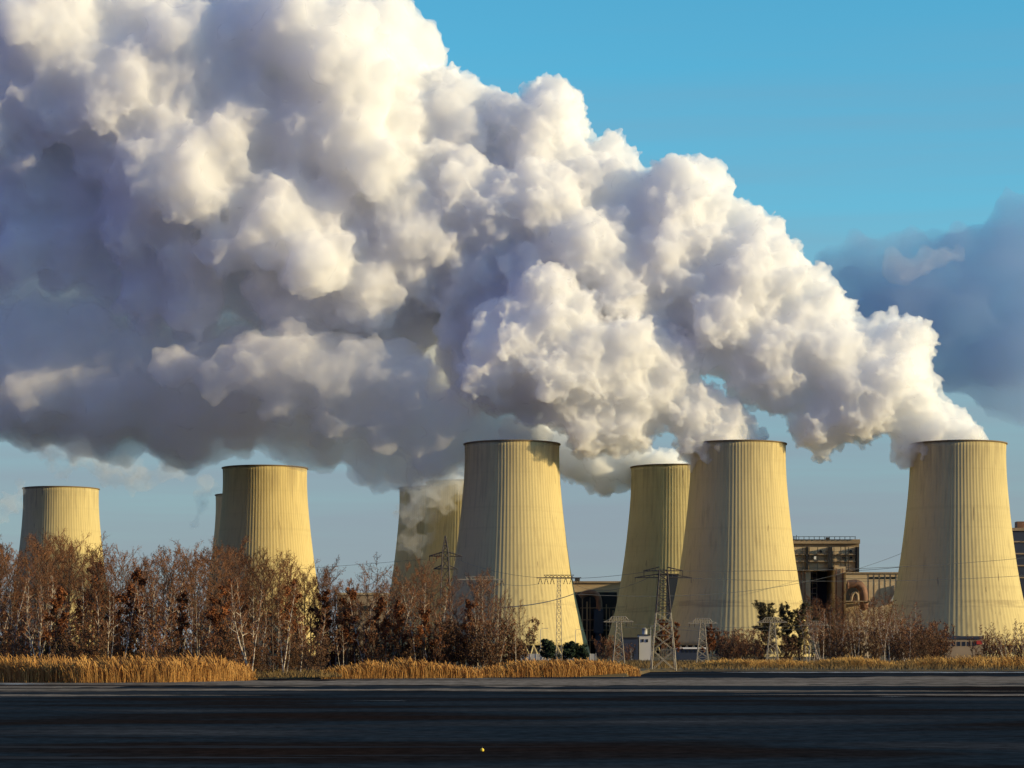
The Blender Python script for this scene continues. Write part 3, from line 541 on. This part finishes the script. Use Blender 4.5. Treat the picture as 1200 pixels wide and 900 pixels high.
# ------------------------------------------------------------------ reeds
def reeds(name, poly_front, depth, n, h, m, seed, lab):
    g = np.random.default_rng(seed); pf = np.array(poly_front); seg = np.linalg.norm(np.diff(pf, axis=0), axis=1); cum = np.concatenate([[0], np.cumsum(seg)])
    t = g.uniform(0, cum[-1], n); x = np.interp(t, cum, pf[:, 0]); y0 = np.interp(t, cum, pf[:, 1]); y = y0+g.uniform(0, 1, n)*depth-0.6
    u = np.minimum(t, cum[-1]-t); edge = np.clip(u/7.0, 0.0, 1)**0.6*0.6+0.4
    fr_ = sum(a_*np.sin(t*f_+g.uniform(0, 6.28)+y*0.7) for a_, f_ in ((0.09, 0.35), (0.08, 0.9), (0.07, 2.1), (0.06, 4.7)))
    H = h*edge*(1+fr_)*np.clip(g.normal(0.84, 0.16, n), 0.35, 1.25); H[g.uniform(size=n) > 0.25+0.75*np.clip(u/6, 0, 1)] *= 0.3; ang = g.uniform(0, 6.28, n); ln = g.normal(-0.03, 0.17, n); ln2 = g.normal(-0.12, 0.10, n)
    b = np.stack([x, y, np.full(n, -0.05)], 1); wv = np.stack([np.cos(ang), np.sin(ang), np.zeros(n)], 1)*0.016
    mid = b+np.stack([ln*H*0.4, g.normal(0, 0.06, n)*H, H*0.62], 1); top = b+np.stack([ln*H+ln2*H, g.normal(0, 0.1, n)*H, H], 1)
    V = np.stack([b-wv, b+wv, mid+wv, mid-wv, top+wv*2.2, top-wv*2.2], 1).reshape(-1, 3); i = np.arange(n)[:, None]*6
    F = np.concatenate([i+np.array([0, 1, 2, 3]), i+np.array([3, 2, 4, 5])])
    return tag(link(name, mesh_from(name, V, [F]), m), lab, 'reeds', None, 'stuff')
M_reed = world_noise_mat('dry_reed', [(0.3, (0.26, 0.125, 0.04)), (0.5, (0.44, 0.225, 0.065)), (0.7, (0.58, 0.34, 0.11))], (1.6, 1.6, 0.5))
M_reed2 = world_noise_mat('brown_reed', [(0.3, (0.26, 0.13, 0.04)), (0.5, (0.46, 0.27, 0.08)), (0.7, (0.58, 0.36, 0.12))], (0.5, 0.5, 0.3))
def fr(*pts): return [shore_x(*q) for q in pts]
reeds('reed_bed', fr((-60, 799), (100, 799.5), (200, 799), (292, 797)), 9, 24000, 2.15, M_reed, 1, 'golden reed bed along the water below the left end of the wood')
reeds('reed_bed', fr((376, 795), (470, 794.5), (566, 794)), 6, 13000, 1.75, M_reed, 2, 'golden reed strip at the water before the middle of the wood')
reeds('reed_bed', fr((556, 793.5), (660, 793), (751, 792)), 7, 13000, 1.75, M_reed, 3, 'golden reed strip before the sunlit tower ending at the waterside pylon')
reeds('reed_bed', fr((812, 784), (880, 784.5), (965, 784)), 12, 11000, 1.5, M_reed2, 4, 'low tawny reeds along the far shore below the pines')
reeds('reed_bed', fr((950, 784.5), (1060, 784.5)), 14, 10000, 1.9, M_reed2, 5, 'tawny reeds along the far shore below the birch thicket')
reeds('reed_bed', fr((1050, 784.5), (1130, 784.5), (1230, 784)), 12, 13000, 1.9, M_reed2, 6, 'tawny reeds along the far shore below the rightmost tower')

def rough_grass(name, px0, px1, Y0, Y1, n, h, m, seed, lab):
    g = np.random.default_rng(seed); Y = g.uniform(Y0, Y1, n); x = (px0+(px1-px0)*g.uniform(size=n)-600)/FPX*Y
    cl = np.sin(x*0.5+np.sin(Y*0.2)*2)*np.sin(Y*0.35+x*0.13); H = h*np.clip(0.7+0.5*cl+g.normal(0, 0.2, n), 0.15, 1.8); ang = g.uniform(0, 6.28, n)
    b = np.stack([x, Y, np.full(n, 0.25)], 1); wv = np.stack([np.cos(ang), np.sin(ang), np.zeros(n)], 1)*0.05; top = b+np.stack([g.normal(0, 0.25, n)*H, g.normal(0, 0.25, n)*H, H], 1)
    V = np.stack([b-wv, b+wv, top+wv*0.3, top-wv*0.3], 1).reshape(-1, 3)
    return tag(link(name, mesh_from(name, V, [np.arange(4*n).reshape(n, 4)]), m), lab, 'grass', None, 'stuff')
M_rg = world_noise_mat('rough_grass', [(0.3, (0.09, 0.055, 0.025)), (0.5, (0.20, 0.13, 0.05)), (0.7, (0.12, 0.09, 0.04))], (0.3, 0.3, 0.3))
rough_grass('grass', 596, 1260, 372, 640, 45000, 0.75, M_rg, 21, 'rough brown winter grass on the flat ground behind the right hand reeds')
rough_grass('grass', 268, 400, 258, 320, 9000, 0.55, M_rg, 22, 'rough brown grass on the open bank between the two left reed beds')
# ------------------------------------------------------------------ steam
def ico(sub):
    bm = bmesh.new(); bmesh.ops.create_icosphere(bm, subdivisions=sub, radius=1)
    V = np.array([v.co[:] for v in bm.verts]); F = np.array([[v.index for v in f.verts] for f in bm.faces]); bm.free(); return V, F
ICO = {1: ico(1), 2: ico(2), 3: ico(3)}
def spheres_mesh(S, name):
    Vs, Fs, off = [], [], 0
    for c, r, lev in S:
        V, F = ICO[lev]; Vs.append(V*r+c); Fs.append(F+off); off += len(V)
    return mesh_from(name, np.concatenate(Vs), [np.concatenate(Fs)])
def rdir(n):
    v = rng.normal(size=(n, 3)); return v/np.linalg.norm(v, axis=1)[:, None]
def billow(puffs, n1=26, n2=9):
    S = []
    for c, r in puffs:
        c = np.array(c); S.append((c, r*0.88, 3))
        for d in rdir(n1):
            r1 = r*rng.uniform(0.16, 0.56); c1 = c+d*(r*0.98-r1*0.55); S.append((c1, r1, 2))
            for e in rdir(n2):
                if e @ d < -0.1: e = -e
                r2 = r1*rng.uniform(0.16, 0.5); S.append((c1+e*(r1*0.98-r2*0.5), r2, 1))
    return S
def tex(name, size, depth=4):
    t = bpy.data.textures.new(name, 'CLOUDS'); t.noise_scale = size; t.noise_depth = depth; t.noise_basis = 'IMPROVED_PERLIN'; t.noise_type = 'HARD_NOISE'; return t
T_big, T_mid, T_small = tex('big', 26, 2), tex('mid', 10, 2), tex('small', 4, 2)
def steam_mat(name, dens, col=(1, 1, 1), surf=0.06, aniso=0.0):
    m = bpy.data.materials.new(name); m.use_nodes = True
    n = m.node_tree.nodes; l = m.node_tree.links; n.clear()
    o = n.new('ShaderNodeOutputMaterial'); v = n.new('ShaderNodeVolumePrincipled')
    v.inputs['Density'].default_value = dens; v.inputs['Color'].default_value = (*col, 1); v.inputs['Anisotropy'].default_value = aniso
    l.new(v.outputs[0], o.inputs['Volume'])
    if surf > 0:
        a = n.new('ShaderNodeBsdfTransparent'); d = n.new('ShaderNodeBsdfDiffuse'); d.inputs[0].default_value = (*col, 1)
        x = n.new('ShaderNodeMixShader'); x.inputs[0].default_value = surf
        l.new(a.outputs[0], x.inputs[1]); l.new(d.outputs[0], x.inputs[2]); l.new(x.outputs[0], o.inputs['Surface'])
    return m
def plume(name, puffs, m, voxel=1.5, n1=26, n2=9, disp=1.0, texs=None):
    S = billow(puffs, n1, n2)
    me = spheres_mesh(S, name); o = link(name, me)
    r = o.modifiers.new('r', 'REMESH'); r.mode = 'VOXEL'; r.voxel_size = voxel; r.use_smooth_shade = True
    for t, s in texs or ((T_big, 14*disp), (T_mid, 6*disp), (T_small, 2.2*disp)):
        d = o.modifiers.new('d', 'DISPLACE'); d.texture = t; d.strength = s; d.mid_level = 0.35; d.texture_coords = 'GLOBAL'
    r2 = o.modifiers.new('r2', 'REMESH'); r2.mode = 'VOXEL'; r2.voxel_size = voxel*0.8; r2.use_smooth_shade = True
    dg = bpy.context.evaluated_depsgraph_get(); ev = o.evaluated_get(dg)
    me2 = bpy.data.meshes.new_from_object(ev); me2.name = name; o.modifiers.clear(); o.data = me2; bpy.data.meshes.remove(me)
    me2.materials.clear(); me2.materials.append(m)
    print(name, len(S), 'faces', len(me2.polygons))
    return o
def puffs(lst, Y0):
    out = []
    for (px, py, r, dy) in lst:
        Y = Y0+dy; p = P(px, py, Y); out.append((p[:], r/FPX*Y))
    return out
M_s1 = steam_mat('steam_dense', 0.20, (1, 1, 1))
M_s2 = steam_mat('steam_soft', 0.05, (0.9995, 0.9988, 0.998), 0.03)
M_s3 = steam_mat('steam_shaded', 0.05, (0.998, 0.994, 0.989), 0.04)  # browner, lower albedo puts some of the plume's shade into its colour
M_w = steam_mat('steam_wisp', 0.028, (0.93, 0.93, 0.94), 0.01)
M_c = steam_mat('shade_blue_cloud', 0.0042, (0.42, 0.57, 0.80), 0.0001); M_c2 = steam_mat('pink_cloud', 0.0028, (0.97, 0.93, 0.95), 0.02)  # dark blue albedo paints the cloud's shade; the pink, its sunlit part
G = [(1122,524,38,-10),(1095,508,40,-10),(1070,480,45,-10),(1040,440,58,-10),(1050,405,45,-10),(1000,470,55,-10),(960,500,42,-10),(985,415,50,-10),(950,390,62,-10),(930,340,50,-10),(900,420,65,-7),(880,300,58,-6),(850,360,80,-3),(870,265,30,-5),(800,240,62,2),(790,310,75,3),(750,260,60,6),(740,380,90,7),(700,210,55,11),(690,300,90,12),(630,160,65,17),(620,260,95,18),(600,370,100,20),(560,160,55,23),(540,260,100,25),(500,160,80,29),(450,300,110,33),(1088,523,26,-18),(1068,520,30,-12),(1145,518,16,0)]
U = [(500,160,80,25),(430,90,90,25),(400,200,110,25),(450,300,110,25),(350,300,95,25),(310,180,110,25),(250,90,110,25),(340,30,90,25),(190,210,105,25),(120,110,110,25),(50,30,110,25),(30,150,100,25),(210,320,80,25),(-40,70,110,25),(180,20,90,25),(200,190,60,-25),(225,225,46,-30),(160,200,39,-20),(325,255,52,-25),(300,285,34,-30),(350,230,34,-20),(265,165,46,-20),(440,195,39,-30),(365,310,41,-35),(395,285,25,-30),(130,105,60,-20),(80,130,46,-15),(370,50,69,-20),(420,90,51,-25),(300,30,57,-15),(60,40,69,-20),(20,110,52,-10),(215,55,53,-15),(420,150,30,-35),(255,290,32,-25),(150,270,34,-10),(285,110,34,-15),(15,235,72,30),(85,285,66,30),(-30,280,70,35),(60,215,55,15),(20,300,40,5),(130,320,44,35)]
F = [(868,522,38,0),(845,507,40,-2),(820,490,42,-4),(790,470,45,-6),(770,430,50,-8),(735,410,55,-11),(740,480,50,-10),(690,430,60,-14),(690,490,45,-14),(640,440,60,-18),(640,370,60,-18),(590,420,60,-22),(838,522,26,-16),(818,515,32,-8),(890,520,16,0)]
D = [(602,524,40,0),(562,512,45,9),(520,500,55,20),(480,520,55,34),(440,540,40,43),(430,470,70,47),(370,470,75,52),(330,490,52,54),(280,460,85,56),(200,470,80,58),(120,440,90,58),(40,440,90,58),(-40,430,90,58),(628,513,24,0),(585,507,38,4),(548,492,48,10),(470,440,45,0),(350,420,50,10),(300,425,45,5),(410,425,40,0),(525,492,37.400000000000006,-8),(475,452,37.400000000000006,-22),(432,432,39.6,-18),(388,440,39.6,-18),(340,420,35.2,-20),(300,430,37.400000000000006,-16),(450,492,37.400000000000006,-8),(250,440,33.0,-10),(395,490,33.0,-10),(330,470,30.800000000000004,-12),(205,430,33.0,0),(550,532,24,22),(510,535,34,0),(495,555,24,15)]
L = [(60,300,130,130),(20,400,110,130),(150,380,120,130),(280,390,110,125),(400,390,100,120),(500,370,90,110),(545,430,55,100),(-40,200,130,130),(460,430,70,110),(40,250,85,120),(110,270,80,115),(-20,300,90,120),(60,470,50,120),(130,500,45,118),(220,515,42,115)]
E = [(780,552,32,0),(745,545,33,5),(710,540,40,10),(670,530,40,20),(630,510,45,30)]
GR = 'steam plumes of the cooling towers'
tag(plume('steam_plume', puffs(G, 1390), M_s1, 0.95, 30, 14), 'highest white plume climbing from the rightmost tower across the sky', 'steam plume', GR)
tag(plume('steam_plume', puffs(F, 1380), M_s1, 0.8, 34, 16), 'bright billowing plume from the tower that overlaps a smaller one', 'steam plume', GR)
tag(plume('steam_plume', puffs(D, 1380), M_s3, 1.6), 'low brownish plume trailing from the big blue sided tower', 'steam plume', GR)
tag(plume('steam_plume', puffs(E, 1555), M_s1, 1.3), 'small cream plume squeezed behind the big blue sided tower', 'steam plume', GR)
M_s4 = steam_mat('steam_aged', 0.13, (0.9995, 0.9992, 0.9990), 0.05)
tag(plume('steam_bank', puffs(U, 1390), M_s4, 1.3, 26, 14, 1.0), 'towering white steam bank with soft billows filling the top left corner', 'steam')
tag(plume('steam_bank', puffs(L, 1400), M_s2, 2.5), 'dim grey violet steam bank hanging between the white bank and the brownish plume', 'steam')
CB = [(1150,310,40,0),(1210,270,50,0),(1170,450,55,0),(1040,400,50,0),(1205,470,40,0),(1010,330,60,0),(1060,360,90,0),(1130,350,80,0),(1190,300,75,0),(1200,400,90,0),(1120,420,60,0),(980,320,40,0)]
CP = [(1085,310,24,-300),(1100,300,26,-300),(1120,295,18,-300),(1060,318,28,-300)]
T_cb, T_cs = tex('cloud_big', 260, 3), tex('cloud_small', 80, 3); CT = ((T_cb, 170), (T_cs, 70))
tag(plume('cloud', puffs(CB, 9000), M_c, 22, 16, 6, 1, CT), 'dark blue cloud low in the sky above the rightmost tower', 'cloud')
tag(plume('cloud', puffs(CP, 8600), M_c2, 16, 16, 6, 1, CT), 'small pinkish cloud against the dark blue one', 'cloud')
W = [([(60,530,24,0),(95,525,26,5),(130,550,24,0),(30,510,22,8),(165,560,18,0),(75,552,14,4)], 'thin grey fringe hanging under the steam left of the blue sided tower'), ([(545,560,26,0),(520,575,30,20),(500,560,34,10),(475,545,32,0),(535,610,18,30),(515,625,14,30),(482,600,24,25),(480,640,20,25),(488,570,26,20)], 'thin brownish veil of steam before the tops of the pale and dark towers'), ([(20,505,22,0),(50,525,18,5),(85,535,20,0),(115,545,16,8)], 'ragged grey wisp under the steam above the far left yellow tower'), ([(150,545,20,0),(180,560,15,5),(205,552,18,0)], 'torn grey wisp hanging between the yellow tower and the blue sided one'), ([(235,590,14,0),(228,615,9,4),(240,570,18,0)], 'small grey wisp curling down the left edge of the blue sided tower'), ([(10,590,18,0),(-10,610,20,0),(25,575,10,0)], 'grey wisp at the left picture edge beside the far left yellow tower')]  # lower veil puffs added to stand in for paler light on one tower
for L_, lab in W: tag(plume('steam_wisp', puffs(L_, 1640), M_w, 1.2, 20, 8, 1.6), lab, 'steam wisp', 'torn wisps under the steam')
